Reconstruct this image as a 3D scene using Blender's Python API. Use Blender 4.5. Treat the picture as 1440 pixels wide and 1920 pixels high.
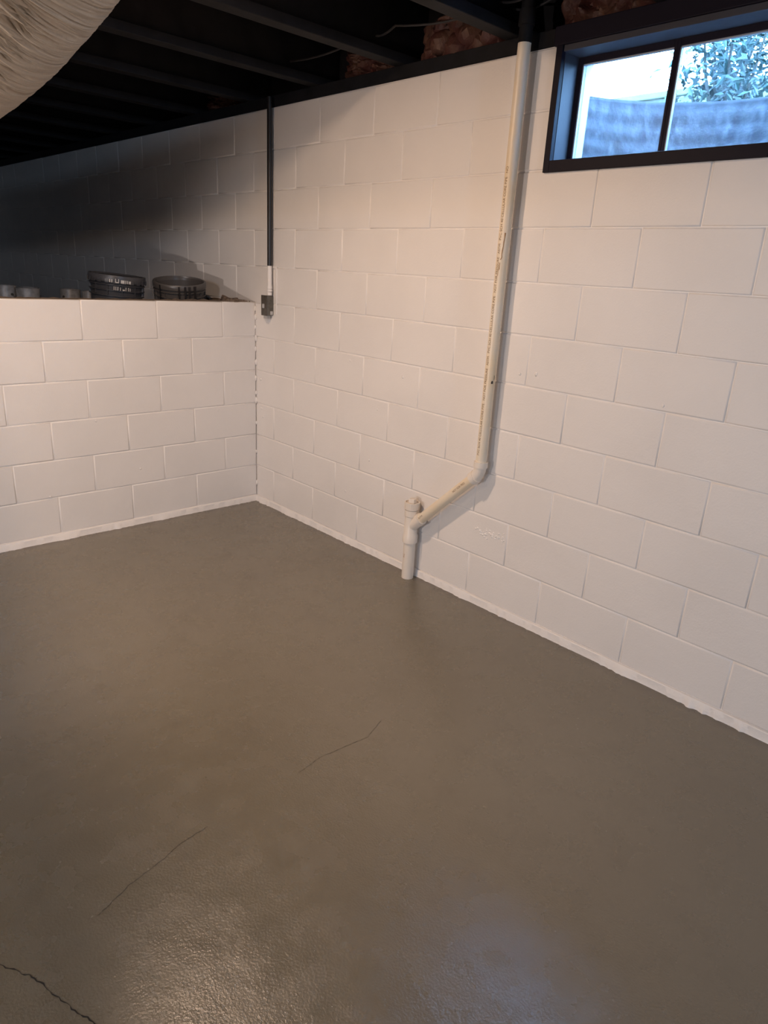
import bpy, bmesh, math, random
from mathutils import Vector, Matrix, noise
for o in list(bpy.data.objects): bpy.data.objects.remove(o)
S = bpy.context.scene
COL = S.collection
PI = math.pi

# ------------------------------------------------------------------ camera
CAM = Vector((3.7310, -2.4035, 1.4717)); YAW, PIT, ROL, FPX = 0.806757, 0.333314, 0.056125, 1300.3
_f = Vector((-math.sin(YAW)*math.cos(PIT), math.cos(YAW)*math.cos(PIT), -math.sin(PIT)))
_r = Vector((math.cos(YAW), math.sin(YAW), 0)); _u = _r.cross(_f)
_R = math.cos(ROL)*_r + math.sin(ROL)*_u; _U = -math.sin(ROL)*_r + math.cos(ROL)*_u
cd = bpy.data.cameras.new('camera'); cam = bpy.data.objects.new('camera', cd); COL.objects.link(cam)
cd.sensor_fit = 'VERTICAL'; cd.sensor_height = 36.0; cd.lens = FPX/1920*36.0; cd.clip_start = 0.02
M3 = Matrix((_R, _U, -_f)).transposed()
cam.matrix_world = Matrix.Translation(CAM) @ M3.to_4x4()
S.camera = cam

# ------------------------------------------------------------------ world, exposure
S.view_settings.view_transform = 'Standard'; S.view_settings.look = 'None'
S.view_settings.exposure = 0.0; S.view_settings.gamma = 1.0
W = bpy.data.worlds.new('overcast_sky'); S.world = W; W.use_nodes = True
bg = W.node_tree.nodes['Background']
bg.inputs[0].default_value = (0.30, 0.58, 1.0, 1); bg.inputs[1].default_value = 38.0

# ------------------------------------------------------------------ daylight through the windows (photo's window + two more outside the frame)
def area(name, loc, target, sx, sy, power, color):
    l = bpy.data.lights.new(name, 'AREA'); l.shape = 'RECTANGLE'; l.size = sx; l.size_y = sy
    l.energy = power; l.color = color
    o = bpy.data.objects.new(name, l); COL.objects.link(o); o.location = loc
    o.rotation_euler = (Vector(target)-Vector(loc)).to_track_quat('-Z', 'Y').to_euler()
    return o
DAY = (0.50, 0.72, 1.0)
area('daylight_side_window', (7.56, -1.9, 2.06), (0, -1.9, 1.6), 0.36, 0.78, 66, DAY)
area('daylight_back_window', (4.6, -6.26, 2.06), (4.0, 0, 1.3), 0.78, 0.36, 46, DAY)

# ------------------------------------------------------------------ materials
def mat(name, color, rough=0.5, metal=0.0, spec=0.5, var=0.0, vscale=4.0, var_col=None, bump=0.0, bscale=60.0, bump2=0.0, b2scale=7.0, rough_var=0.0, coat=0.0):
    m = bpy.data.materials.new(name); m.use_nodes = True
    nt = m.node_tree; n = nt.nodes; L = nt.links
    b = n['Principled BSDF']
    b.inputs['Base Color'].default_value = (*color, 1); b.inputs['Roughness'].default_value = rough
    b.inputs['Metallic'].default_value = metal; b.inputs['Specular IOR Level'].default_value = spec
    b.inputs['Coat Weight'].default_value = coat
    g = n.new('ShaderNodeNewGeometry')
    def nz(sc, det=4.0):
        t = n.new('ShaderNodeTexNoise'); t.inputs['Scale'].default_value = sc; t.inputs['Detail'].default_value = det
        L.new(g.outputs['Position'], t.inputs['Vector']); return t
    if var > 0:
        t = nz(vscale); mx = n.new('ShaderNodeMix'); mx.data_type = 'RGBA'
        vc = var_col or tuple(c*(1-var) for c in color)
        mx.inputs['A'].default_value = (*color, 1); mx.inputs['B'].default_value = (*vc, 1)
        rp = n.new('ShaderNodeMapRange'); rp.inputs['From Min'].default_value = 0.42; rp.inputs['From Max'].default_value = 0.68
        L.new(t.outputs['Fac'], rp.inputs['Value']); L.new(rp.outputs['Result'], mx.inputs['Factor'])
        L.new(mx.outputs['Result'], b.inputs['Base Color'])
    if rough_var > 0:
        t = nz(vscale*1.7); rp = n.new('ShaderNodeMapRange')
        rp.inputs['From Min'].default_value = 0.3; rp.inputs['From Max'].default_value = 0.7
        rp.inputs['To Min'].default_value = rough-rough_var; rp.inputs['To Max'].default_value = rough+rough_var
        L.new(t.outputs['Fac'], rp.inputs['Value']); L.new(rp.outputs['Result'], b.inputs['Roughness'])
    last = None
    for st, sc in ((bump, bscale), (bump2, b2scale)):
        if st <= 0: continue
        t = nz(sc, 3.0); bp = n.new('ShaderNodeBump'); bp.inputs['Strength'].default_value = 1.0; bp.inputs['Distance'].default_value = st
        L.new(t.outputs['Fac'], bp.inputs['Height'])
        if last: L.new(last.outputs['Normal'], bp.inputs['Normal'])
        last = bp
    if last: L.new(last.outputs['Normal'], b.inputs['Normal'])
    return m
PAINT = mat('white_masonry_paint', (0.82, 0.79, 0.765), 0.48, var=0.05, vscale=2.2, bump=0.0006, bscale=140, bump2=0.0012, b2scale=22)
PAINT2 = mat('white_masonry_paint_thick', (0.84, 0.81, 0.785), 0.45, bump=0.002, bscale=60)
BLACK = mat('black_ceiling_paint', (0.012, 0.012, 0.0145), 0.7, spec=0.2, var=0.4, vscale=9, bump=0.001, bscale=50)
BLACK_TRIM = mat('black_trim_paint', (0.011, 0.009, 0.016), 0.55, spec=0.15, bump=0.0006, bscale=40)
JAMB = mat('jamb_paint_window_lit', (0.058, 0.058, 0.070), 0.5, spec=0.3, bump=0.0006, bscale=40)  # lighter than the casing: window light on the jambs put into the colour
BLACK_GLOSS = mat('black_conduit_paint', (0.016, 0.014, 0.015), 0.3)
PVC = mat('pvc_plastic', (0.80, 0.72, 0.60), 0.36, var=0.16, vscale=5, var_col=(0.80, 0.66, 0.47))
PVCW = mat('white_pvc_fitting', (0.80, 0.73, 0.65), 0.36)
INK = mat('brown_print_ink', (0.20, 0.11, 0.04), 0.6)
STAIN = mat('amber_primer_stain', (0.36, 0.19, 0.06), 0.5)
TAR = mat('dark_smudge', (0.05, 0.04, 0.035), 0.6)
GALV = mat('galvanised_steel', (0.20, 0.185, 0.16), 0.45, metal=0.6, var=0.3, vscale=40)
STEELP = mat('grey_fitting', (0.42, 0.41, 0.40), 0.45)
DIRT = mat('crawl_dirt', (0.23, 0.17, 0.125), 0.95, var=0.45, vscale=30, bump=0.01, bscale=50)
CEMENT = mat('bare_cement', (0.27, 0.21, 0.165), 0.9, var=0.4, vscale=18, bump=0.004, bscale=60)
PAIL = mat('black_pail_plastic', (0.022, 0.021, 0.023), 0.3)
PAILG = mat('grey_pail_plastic', (0.10, 0.092, 0.088), 0.33)
PAILD = mat('dark_grey_pail_plastic', (0.060, 0.062, 0.072), 0.35)
CAN = mat('tin_can', (0.70, 0.67, 0.65), 0.42, metal=0.25, var=0.3, vscale=30)
CANB = mat('brown_can_label', (0.12, 0.055, 0.03), 0.5)
YEL = mat('yellow_label_band', (0.45, 0.30, 0.05), 0.5)
MARKS = mat('pale_marking', (0.55, 0.54, 0.53), 0.5)
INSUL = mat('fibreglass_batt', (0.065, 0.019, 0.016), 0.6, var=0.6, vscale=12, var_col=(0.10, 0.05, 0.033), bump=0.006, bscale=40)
CABLE = mat('painted_cable', (0.022, 0.022, 0.026), 0.5, spec=0.3)
SASH = mat('dark_sash_paint', (0.014, 0.012, 0.022), 0.55, spec=0.15)
VINYL = mat('pale_glazing_bead', (0.45, 0.45, 0.46), 0.4)
REVEAL = mat('exterior_masonry', (0.42, 0.43, 0.44), 0.8, bump=0.002)
WELL = mat('galvanised_well', (0.018, 0.027, 0.042), 0.7, metal=0.0, var=0.55, vscale=14, bump=0.004, bscale=30)
GRAVEL = mat('well_gravel', (0.06, 0.06, 0.06), 0.9, var=0.4, vscale=40, bump=0.01, bscale=60)
LAWN = mat('lawn', (0.03, 0.05, 0.015), 0.9, var=0.4, vscale=10, bump=0.01)
GWALL = mat('pale_garden_wall', (0.11, 0.12, 0.075), 0.9, var=0.2, vscale=3)
LEAF = mat('shrub_leaf', (0.018, 0.058, 0.055), 0.5, var=0.4, vscale=6)
BARK = mat('shrub_bark', (0.04, 0.04, 0.03), 0.9)
CERAM = mat('white_ceramic', (0.7, 0.7, 0.68), 0.3)
YELP = mat('yellow_work_lamp_shell', (0.6, 0.42, 0.03), 0.4)

def emit(name, col, st):
    m = bpy.data.materials.new(name); m.use_nodes = True; n = m.node_tree.nodes; L = m.node_tree.links
    b = n['Principled BSDF']; b.inputs['Base Color'].default_value = (*col, 1)
    b.inputs['Emission Color'].default_value = (*col, 1); b.inputs['Emission Strength'].default_value = st
    return m

def floor_mat():
    m = bpy.data.materials.new('grey_brown_floor_paint'); m.use_nodes = True
    nt = m.node_tree; n = nt.nodes; L = nt.links; b = n['Principled BSDF']
    g = n.new('ShaderNodeNewGeometry')
    def nz(sc, det=4.0, rough=0.55):
        t = n.new('ShaderNodeTexNoise'); t.inputs['Scale'].default_value = sc; t.inputs['Detail'].default_value = det
        t.inputs['Roughness'].default_value = rough; L.new(g.outputs['Position'], t.inputs['Vector']); return t
    def mr(src, a, bb, c=0.0, d=1.0):
        r = n.new('ShaderNodeMapRange'); r.inputs['From Min'].default_value = a; r.inputs['From Max'].default_value = bb
        r.inputs['To Min'].default_value = c; r.inputs['To Max'].default_value = d; L.new(src, r.inputs['Value']); return r.outputs['Result']
    def mix(f, A, B):
        x = n.new('ShaderNodeMix'); x.data_type = 'RGBA'; L.new(f, x.inputs['Factor'])
        for k, v in (('A', A), ('B', B)):
            if isinstance(v, tuple): x.inputs[k].default_value = (*v, 1)
            else: L.new(v, x.inputs[k])
        return x.outputs['Result']
    base = mix(mr(nz(1.3, 5).outputs['Fac'], 0.25, 0.75), FLOOR_A, FLOOR_B)
    base = mix(mr(nz(5.5, 6, 0.65).outputs['Fac'], 0.50, 0.85, 0, 0.55), base, FLOOR_C)
    base = mix(mr(nz(38, 5, 0.7).outputs['Fac'], 0.60, 0.80, 0, 0.35), base, FLOOR_C)
    # darker wavy-edged band along both walls
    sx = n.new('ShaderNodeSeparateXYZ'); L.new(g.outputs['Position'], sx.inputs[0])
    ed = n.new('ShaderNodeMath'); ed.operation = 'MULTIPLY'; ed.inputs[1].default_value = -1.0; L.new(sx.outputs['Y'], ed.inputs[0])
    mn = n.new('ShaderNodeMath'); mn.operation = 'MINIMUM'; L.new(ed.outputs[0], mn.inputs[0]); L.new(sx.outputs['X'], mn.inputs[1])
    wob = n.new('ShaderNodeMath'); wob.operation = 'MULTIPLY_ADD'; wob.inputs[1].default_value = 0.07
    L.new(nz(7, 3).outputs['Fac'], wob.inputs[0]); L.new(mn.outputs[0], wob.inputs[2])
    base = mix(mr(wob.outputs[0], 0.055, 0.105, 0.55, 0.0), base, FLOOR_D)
    L.new(base, b.inputs['Base Color'])
    L.new(mr(nz(9, 4).outputs['Fac'], 0.3, 0.7, 0.20, 0.32), b.inputs['Roughness'])
    b.inputs['Specular IOR Level'].default_value = 1.0
    b1 = n.new('ShaderNodeBump'); b1.inputs['Distance'].default_value = 0.0007; L.new(nz(170, 3).outputs['Fac'], b1.inputs['Height'])
    b2 = n.new('ShaderNodeBump'); b2.inputs['Distance'].default_value = 0.002; L.new(nz(11, 4).outputs['Fac'], b2.inputs['Height'])
    L.new(b1.outputs['Normal'], b2.inputs['Normal']); L.new(b2.outputs['Normal'], b.inputs['Normal'])
    return m
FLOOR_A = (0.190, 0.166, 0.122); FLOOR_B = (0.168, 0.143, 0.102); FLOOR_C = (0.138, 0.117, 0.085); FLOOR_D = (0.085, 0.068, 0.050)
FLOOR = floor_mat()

def glass_mat():
    m = bpy.data.materials.new('dirty_window_glass'); m.use_nodes = True
    nt = m.node_tree; n = nt.nodes; L = nt.links; n.remove(n['Principled BSDF']); out = n['Material Output']
    tr = n.new('ShaderNodeBsdfTransparent'); tr.inputs[0].default_value = (0.93, 0.97, 1, 1)
    gl = n.new('ShaderNodeBsdfGlossy'); gl.inputs['Roughness'].default_value = 0.35
    tl = n.new('ShaderNodeBsdfTranslucent'); tl.inputs[0].default_value = (0.75, 0.8, 0.85, 1)
    g = n.new('ShaderNodeNewGeometry'); mp = n.new('ShaderNodeMapping'); mp.inputs['Scale'].default_value = (1, 1, 0.35)
    L.new(g.outputs['Position'], mp.inputs['Vector'])
    t = n.new('ShaderNodeTexNoise'); t.inputs['Scale'].default_value = 45; t.inputs['Detail'].default_value = 6; t.inputs['Roughness'].default_value = 0.7
    L.new(mp.outputs[0], t.inputs['Vector'])
    r = n.new('ShaderNodeMapRange'); r.inputs['From Min'].default_value = 0.45; r.inputs['From Max'].default_value = 0.75
    r.inputs['To Min'].default_value = 0.008; r.inputs['To Max'].default_value = 0.05; L.new(t.outputs['Fac'], r.inputs['Value'])
    m1 = n.new('ShaderNodeMixShader'); m1.inputs[0].default_value = 0.008; L.new(tr.outputs[0], m1.inputs[1]); L.new(gl.outputs[0], m1.inputs[2])
    m2 = n.new('ShaderNodeMixShader'); L.new(r.outputs['Result'], m2.inputs[0]); L.new(m1.outputs[0], m2.inputs[1]); L.new(tl.outputs[0], m2.inputs[2])
    L.new(m2.outputs[0], out.inputs['Surface'])
    return m
GLASS = glass_mat()

# ------------------------------------------------------------------ helpers
def link(name, me, parent=None, m=None, loc=None):
    o = bpy.data.objects.new(name, me); COL.objects.link(o)
    if m is not None and me is not None and not me.materials: me.materials.append(m)
    if parent is not None: o.parent = parent
    if loc is not None: o.location = loc
    return o
def tag(o, label=None, cat=None, group=None, kind=None):
    if label: o['label'] = label
    if cat: o['category'] = cat
    if group: o['group'] = group
    if kind: o['kind'] = kind
    return o
def empty(name, loc=(0, 0, 0)):
    o = bpy.data.objects.new(name, None); o.empty_display_size = 0.05; COL.objects.link(o); o.location = loc; return o
class MB:
    def __init__(s): s.v = []; s.f = []
    def add(s, vs, fs):
        k = len(s.v); s.v += [tuple(v) for v in vs]; s.f += [tuple(i+k for i in f) for f in fs]; return s
    def box(s, x0, x1, y0, y1, z0, z1):
        vs = [(x, y, z) for z in (z0, z1) for y in (y0, y1) for x in (x0, x1)]
        return s.add(vs, [(0, 2, 3, 1), (4, 5, 7, 6), (0, 1, 5, 4), (2, 6, 7, 3), (0, 4, 6, 2), (1, 3, 7, 5)])
    def rings(s, rings, cap0=True, cap1=True):
        n = len(rings[0]); vs = [p for r in rings for p in r]; fs = []
        for i in range(len(rings)-1):
            for j in range(n):
                k = (j+1) % n; fs.append((i*n+j, i*n+k, (i+1)*n+k, (i+1)*n+j))
        if cap0: fs.append(tuple(range(n))[::-1])
        if cap1: fs.append(tuple((len(rings)-1)*n+j for j in range(n)))
        return s.add(vs, fs)
    def lathe(s, p, d, prof, n=32, cap0=True, cap1=True):       # prof: (distance along d, radius)
        p = Vector(p); d = Vector(d).normalized(); a = d.orthogonal().normalized(); b = d.cross(a)
        return s.rings([[p+d*t+(a*math.cos(2*PI*j/n)+b*math.sin(2*PI*j/n))*r for j in range(n)] for t, r in prof], cap0, cap1)
    def tube(s, pts, r, n=16):
        pts = [Vector(p) for p in pts]; rings = []; up = None
        for i, p in enumerate(pts):
            d = (pts[min(i+1, len(pts)-1)]-pts[max(i-1, 0)]).normalized()
            if up is None: up = d.orthogonal().normalized()
            up = (up-d*up.dot(d)).normalized(); b = d.cross(up)
            rr = r[i] if isinstance(r, (list, tuple)) else r
            rings.append([p+(up*math.cos(2*PI*j/n)+b*math.sin(2*PI*j/n))*rr for j in range(n)])
        return s.rings(rings)
    def mesh(s, name, smooth=False, bevel=0.0, seg=2):
        me = bpy.data.meshes.new(name); me.from_pydata(s.v, [], s.f); me.update()
        bm = bmesh.new(); bm.from_mesh(me); bmesh.ops.recalc_face_normals(bm, faces=bm.faces)
        if bevel > 0:
            es = [e for e in bm.edges if len(e.link_faces) == 2 and e.calc_face_angle(0) > 0.5]
            bmesh.ops.bevel(bm, geom=es, offset=bevel, segments=seg, affect='EDGES', profile=0.5)
        bm.to_mesh(me); bm.free()
        if smooth:
            me.polygons.foreach_set('use_smooth', [True]*len(me.polygons))
            me.set_sharp_from_angle(angle=math.radians(38))
        return me
    def build(s, name, m, parent=None, smooth=False, bevel=0.0, seg=2):
        return link(name, s.mesh(name, smooth, bevel, seg), parent, m)

# ------------------------------------------------------------------ dimensions
H0, CH, CW = 0.0372, 0.2032, 0.4064          # exposed footing, course height, block length
TOP = H0+11*CH; LEDGE = H0+6*CH              # wall top, half wall top
XA, XB = 0.602, 0.399                         # block joints of odd / even courses on the long wall
YA, YB = 0.4297, 0.2265                       # block joints of odd / even courses on the half wall
X0, X1, Y1 = -5.6, 7.5, -6.2                  # far crawl end, right wall, back wall
WX0, WX1, WZ0 = 2.0, 2.822, H0+9*CH           # window opening
JZ = 2.33                                     # underside of the joists

# ------------------------------------------------------------------ floor
me = MB().box(-0.2, X1, Y1, 0.2, -0.15, 0).mesh('floor')
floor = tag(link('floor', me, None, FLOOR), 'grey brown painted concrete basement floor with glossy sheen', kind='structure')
rnd = random.Random(5)
def crack(pts, w, jit, mname):
    P = []
    for a, b in zip(pts[:-1], pts[1:]):
        a = Vector(a); b = Vector(b); n = max(2, int((b-a).length/0.008))
        P += [a.lerp(b, i/n) for i in range(n)]
    P.append(Vector(pts[-1])); L_, R_ = [], []
    for i, p in enumerate(P):
        d = (P[min(i+1, len(P)-1)]-P[max(i-1, 0)]).normalized(); nrm = Vector((-d.y, d.x))
        ww = w*(0.25+1.1*rnd.random()) if 0 < i < len(P)-1 else 0.0001
        c = p+nrm*rnd.uniform(-jit, jit); L_.append((*(c+nrm*ww), 0.0005)); R_.append((*(c-nrm*ww), 0.0005))
    n = len(P); k = MB(); k.add(L_+R_, [(i, i+1, n+i+1, n+i) for i in range(n-1)])
    return k.build('floor_crack', mname, floor)
CRK = mat('crack_shadow_gap', (0.02, 0.017, 0.014), 0.9); CRK2 = mat('hairline_crack', (0.045, 0.038, 0.03), 0.9)
tag(crack([(2.36, -2.24), (2.402, -2.212), (2.475, -2.169), (2.515, -2.155), (2.575, -2.138), (2.66, -2.105), (2.75, -2.08)], 0.0013, 0.0025, CRK), 'dark jagged crack')
tag(crack([(2.419, -2.01), (2.383, -1.917), (2.359, -1.807), (2.342, -1.764), (2.334, -1.669)], 0.0007, 0.0015, CRK2), 'faint hairline crack')
crack([(2.317, -1.35), (2.299, -1.253), (2.319, -1.066), (2.278, -0.968)], 0.0006, 0.0015, CRK2)
k = MB()  # scatter of tiny white specks on the floor
for i in range(150):
    x = 2.80+rnd.gauss(0, 0.10); y = -1.86+rnd.gauss(0, 0.07); r = rnd.uniform(0.0004, 0.0012)
    k.add([(x+r*math.cos(a*PI/2.5), y+r*math.sin(a*PI/2.5)*0.7, 0.0004) for a in range(5)]+[(x, y, 0.0009)], [(a, (a+1) % 5, 5) for a in range(5)])
tag(k.build('white_speck', PAINT, floor), 'tiny white specks', kind='stuff')

# ------------------------------------------------------------------ block walls
def block_mesh(w, h, seed):
    r = random.Random(seed); g = 0.0012; bv = 0.0052; dp = 0.0048
    j = lambda a: r.uniform(-a, a)
    def ring(i, n, jit):
        x0, x1, z0, z1 = i, w-i, i, h-i
        pts = [(x0, z0), (x0+(x1-x0)/3, z0), (x0+(x1-x0)*2/3, z0), (x1, z0), (x1, z1), (x0+(x1-x0)*2/3, z1), (x0+(x1-x0)/3, z1), (x0, z1)]
        return [(px+j(jit), n, pz+j(jit)) for px, pz in pts]
    k = MB(); k.rings([ring(g, 0.03, 0), ring(g, dp, 0.0006), ring(g+bv*0.45, dp*0.32, 0.0009), ring(g+bv, 0, 0.0010)], cap0=False)
    me = k.mesh('concrete_block'); me.materials.append(PAINT)
    me.polygons.foreach_set('use_smooth', [len(p.vertices) == 4 for p in me.polygons]); return me
_cache = {}
def blk(w, h, seed):
    key = (round(w, 3), round(h, 3), seed)
    if key not in _cache: _cache[key] = block_mesh(w, h, seed)
    return _cache[key]
rb = random.Random(11)
def add_block(parent, u0, u1, z0, z1, horiz):
    if u1-u0 < 0.02: return
    me = blk(u1-u0, z1-z0, rb.randrange(4))
    o = bpy.data.objects.new('concrete_block', me); COL.objects.link(o); o.parent = parent
    dn = rb.uniform(-0.0008, 0.0008); a = rb.uniform(-0.0022, 0.0022)
    if horiz: o.location = (u0, dn, z0); o.rotation_euler = (a, 0, a*0.6)
    else: o.location = (-dn, u0, z0); o.rotation_euler = (a, 0, PI/2+a)        # faces +x, runs along +y
# long wall (mortar backing with the window opening left out)
k = MB(); T = 0.20; FR = 0.0040
k.box(X0, WX0, FR, T, -0.1, TOP); k.box(WX1, X1+0.2, FR, T, -0.1, TOP); k.box(WX0, WX1, FR, T, -0.1, WZ0)
wall_r = tag(k.build('wall_right', PAINT2), 'white painted concrete block wall with the high window', kind='structure')
for c in range(1, 12):
    z0, z1 = H0+(c-1)*CH, H0+c*CH
    ph = XA if c % 2 else XB
    lo = X0 if c >= 6 else 0.0
    u = ph-math.ceil((ph-lo)/CW)*CW
    while u < X1:
        a, b = max(u, lo), min(u+CW, X1)
        if c >= 10 and b > WX0 and a < WX1:
            if a < WX0: add_block(wall_r, a, WX0, z0, z1, True)
            if b > WX1: add_block(wall_r, WX1, b, z0, z1, True)
        else: add_block(wall_r, a, b, z0, z1, True)
        u += CW
# half wall (retaining wall of the crawl space)
wall_l = tag(MB().box(-0.2, -FR, Y1, 0.0, -0.1, LEDGE-0.006).build('wall_left', PAINT2), 'low white painted block wall holding back the crawl space', kind='structure')
for c in range(1, 7):
    z0, z1 = H0+(c-1)*CH, H0+c*CH
    ph = YA if c % 2 else YB
    js = [0.0]+[ph+n*CW for n in range(15)]
    for a, b in zip(js[:-1], js[1:]):
        if a < 6.2: add_block(wall_l, -min(b, 6.2), -a, z0, z1, False)
# rough mortar top of the half wall
k = MB(); nx, ny = 8, 90; vs = []; fs = []
for i in range(nx+1):
    for j in range(ny+1):
        x = -0.2+0.197*i/nx; y = -2.6*j/ny
        z = LEDGE-0.004+0.006*noise.noise((x*25, y*25, 0))+(0.018*max(0, noise.noise((x*40, y*40, 3))) if y > -0.55 and i < nx else 0)
        if i == nx: z = LEDGE-0.003
        vs.append((x, y, z))
for i in range(nx):
    for j in range(ny): a = i*(ny+1)+j; fs.append((a, a+1, a+ny+2, a+ny+1))
k.add(vs, fs); tag(k.build('wall_top', CEMENT, wall_l, smooth=True), 'rough bare cement top')
# paint and mortar lumps in the corner, spalled patch and pits
def lump(parent, x, y, z, sx, sy, sz, m, name, seed, axis):
    bm = bmesh.new(); bmesh.ops.create_icosphere(bm, subdivisions=2, radius=1.0)
    for v in bm.verts:
        n = noise.noise(v.co*1.6+Vector((seed*3.1, seed, 0))); v.co *= 1+0.45*n
        v.co = Vector((v.co.x*sx, v.co.y*sy, v.co.z*sz))
    me = bpy.data.meshes.new(name); bm.to_mesh(me); bm.free()
    me.polygons.foreach_set('use_smooth', [True]*len(me.polygons))
    return link(name, me, parent, m, (x, y, z))
for i, (z, s) in enumerate([(1.22, .9), (1.17, 1.1), (1.11, .8), (1.045, 1.2), (0.98, .8), (0.90, 1.1), (0.80, 1.0), (0.71, .8), (0.66, 1.2), (0.52, .7), (0.33, .7), (0.12, 1.0)]):
    lump(wall_l, 0.001+0.004*(i % 2), -0.002, z, 0.009*s, 0.007, 0.018*s, PAINT2, 'mortar_smear', i, 0)
for i, (x, z, s) in enumerate([(0.06, 0.62, 1.0), (0.05, 0.80, .8), (0.075, 0.57, .7)]):
    lump(wall_r, x, 0.001, z, 0.014*s, 0.004, 0.010*s, PAINT2, 'mortar_smear', i+20, 0)
k = MB(); rs = random.Random(3)
for i in range(46):
    t = i/45.0; x = 1.85+0.165*t+rs.uniform(-.012, .012); z = 0.378-0.018*t+rs.gauss(0, 0.011)-(0.006*math.sin(t*7))
    r = rs.uniform(0.003, 0.0085); h = rs.uniform(0.002, 0.0055)
    base = [(x+r*1.2*math.cos(a*PI/3)*rs.uniform(.7, 1.3), 0.001, z+r*math.sin(a*PI/3)*rs.uniform(.7, 1.3)) for a in range(6)]
    k.add(base+[(x+rs.uniform(-.002, .002), -h, z)], [(a, (a+1) % 6, 6) for a in range(6)])
tag(k.build('spalled_patch', PAINT2, wall_r), 'rough flaking paint patch', kind='stuff')
def P2(x, z): return (x, z)
for i, (x, z, r) in enumerate([(2.07, 1.11, .007), (1.99, 1.10, .006), (2.62, 1.075, .006), (1.085, .52, .005), (0.90, 1.02, .006), (1.30, .99, .006), (1.13, .80, .004), (0.90, .30, .006)]):
    tag(lump(wall_r, x, 0.0, z, r, 0.002, r*1.2, PAINT2, 'paint_blister', 40+i, 0))
for i, (y, z) in enumerate([(-0.27, 0.62), (-1.01, 0.63), (-1.28, 0.25), (-0.78, 0.33)]):
    lump(wall_l, 0.0, y, z, 0.002, 0.006, 0.006, PAINT2, 'paint_blister', 60+i, 1)

# exposed footing strips with ragged paint edge
def strip(name, length, along_x, label):
    n = int(length/0.012); k = MB(); top0, top1, bot, vs, fs = [], [], [], [], []
    for i in range(n+1):
        u = length*i/n
        e = 0.009*noise.noise((u*7, 1.0 if along_x else 7.0, 0))+0.008*noise.noise((u*38, 4.0, 0))
        for nrm, z in ((0.012, H0+0.001), (-0.004, H0-0.001), (-0.0075, H0-0.005), (-0.0085-max(0, e), 0.007+e*0.6), (-0.011-max(0, e)*1.6, -0.001)):
            vs.append((u, nrm, z) if along_x else (-nrm, -u, z))
    for i in range(n):
        for j in range(4): a = i*5+j; fs.append((a, a+5, a+6, a+1))
    k.add(vs, fs); return tag(k.build(name, PAINT2, None, smooth=True), label, kind='structure')
strip('baseboard_right', X1, True, 'white painted footing strip with ragged edge under the long block wall')
strip('baseboard_left', 6.2, False, 'white painted footing strip with ragged edge under the low block wall')

# ------------------------------------------------------------------ walls outside the picture (they only bounce light), with two windows
def far_wall(name, horiz, win, label):
    k = MB(); (a, b) = win
    if horiz:   # back wall along x at y=Y1
        k.box(-0.2, a, Y1-0.2, Y1, 0, 2.66); k.box(b, X1+.2, Y1-0.2, Y1, 0, 2.66); k.box(a, b, Y1-0.2, Y1, 0, WZ0); k.box(a, b, Y1-.2, Y1-.12, WZ0, 2.66); k.box(a, b, Y1-.12, Y1, TOP, 2.66)
    else:
        k.box(X1, X1+.2, Y1, a, 0, 2.66); k.box(X1, X1+.2, b, 0.004, 0, 2.66); k.box(X1, X1+.2, a, b, 0, WZ0); k.box(X1+.12, X1+.2, a, b, WZ0, 2.66); k.box(X1, X1+.12, a, b, TOP, 2.66)
    return tag(k.build(name, PAINT), label, kind='structure')
far_wall('wall_back', True, (4.2, 5.0), 'white block wall behind the viewer')
far_wall('wall_side', False, (-2.3, -1.5), 'white block wall at the far right end of the basement')
tag(MB().box(X0-0.2, X0, Y1, 0.2, 0.9, 2.66).box(X0, -0.2, Y1-0.2, Y1, 0.9, 2.66).build('wall_crawl', PAINT), 'block wall at the dark end of the crawl space', kind='structure')

# ------------------------------------------------------------------ ceiling: black floor deck, I-joists, rim board, sill plate
ceiling = tag(MB().box(X0, X1+.2, Y1-.2, 0.2, 2.66, 2.70).build('ceiling', BLACK), 'black painted underside of the floor above with joists', kind='structure')
k = MB(); yl = Y1+6.2*0
def joist_mesh():
    k = MB(); w = 0.07
    k.box(0, w, Y1, 0.16, JZ, JZ+0.038); k.box(w/2-.006, w/2+.006, Y1, 0.16, JZ+0.038, 2.622); k.box(0, w, Y1, 0.16, 2.622, 2.66)
    return k.mesh('joist', bevel=0.002, seg=1)
jm = joist_mesh(); jm.materials.append(BLACK)
JX = [-0.11+0.617*i for i in range(-8, 13)]
for x in JX:
    o = link('joist', jm, ceiling); o.location = (x, 0, 0)
MB().box(X0, X1+.2, 0.16, 0.2, JZ, 2.66).build('rim_board', BLACK, ceiling)
k = MB().box(X0, WX0-.02, 0.004, 0.16, TOP+0.003, JZ)
tag(k.build('trim_1', BLACK, None, bevel=0.003), 'black painted sill plate on top of the block wall', kind='structure')
tag(MB().box(WX0-.02, X1, -0.012, 0.16, TOP-0.004, JZ).build('trim_2', BLACK_TRIM, None, bevel=0.003), 'black painted header board above the window', kind='structure')

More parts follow.
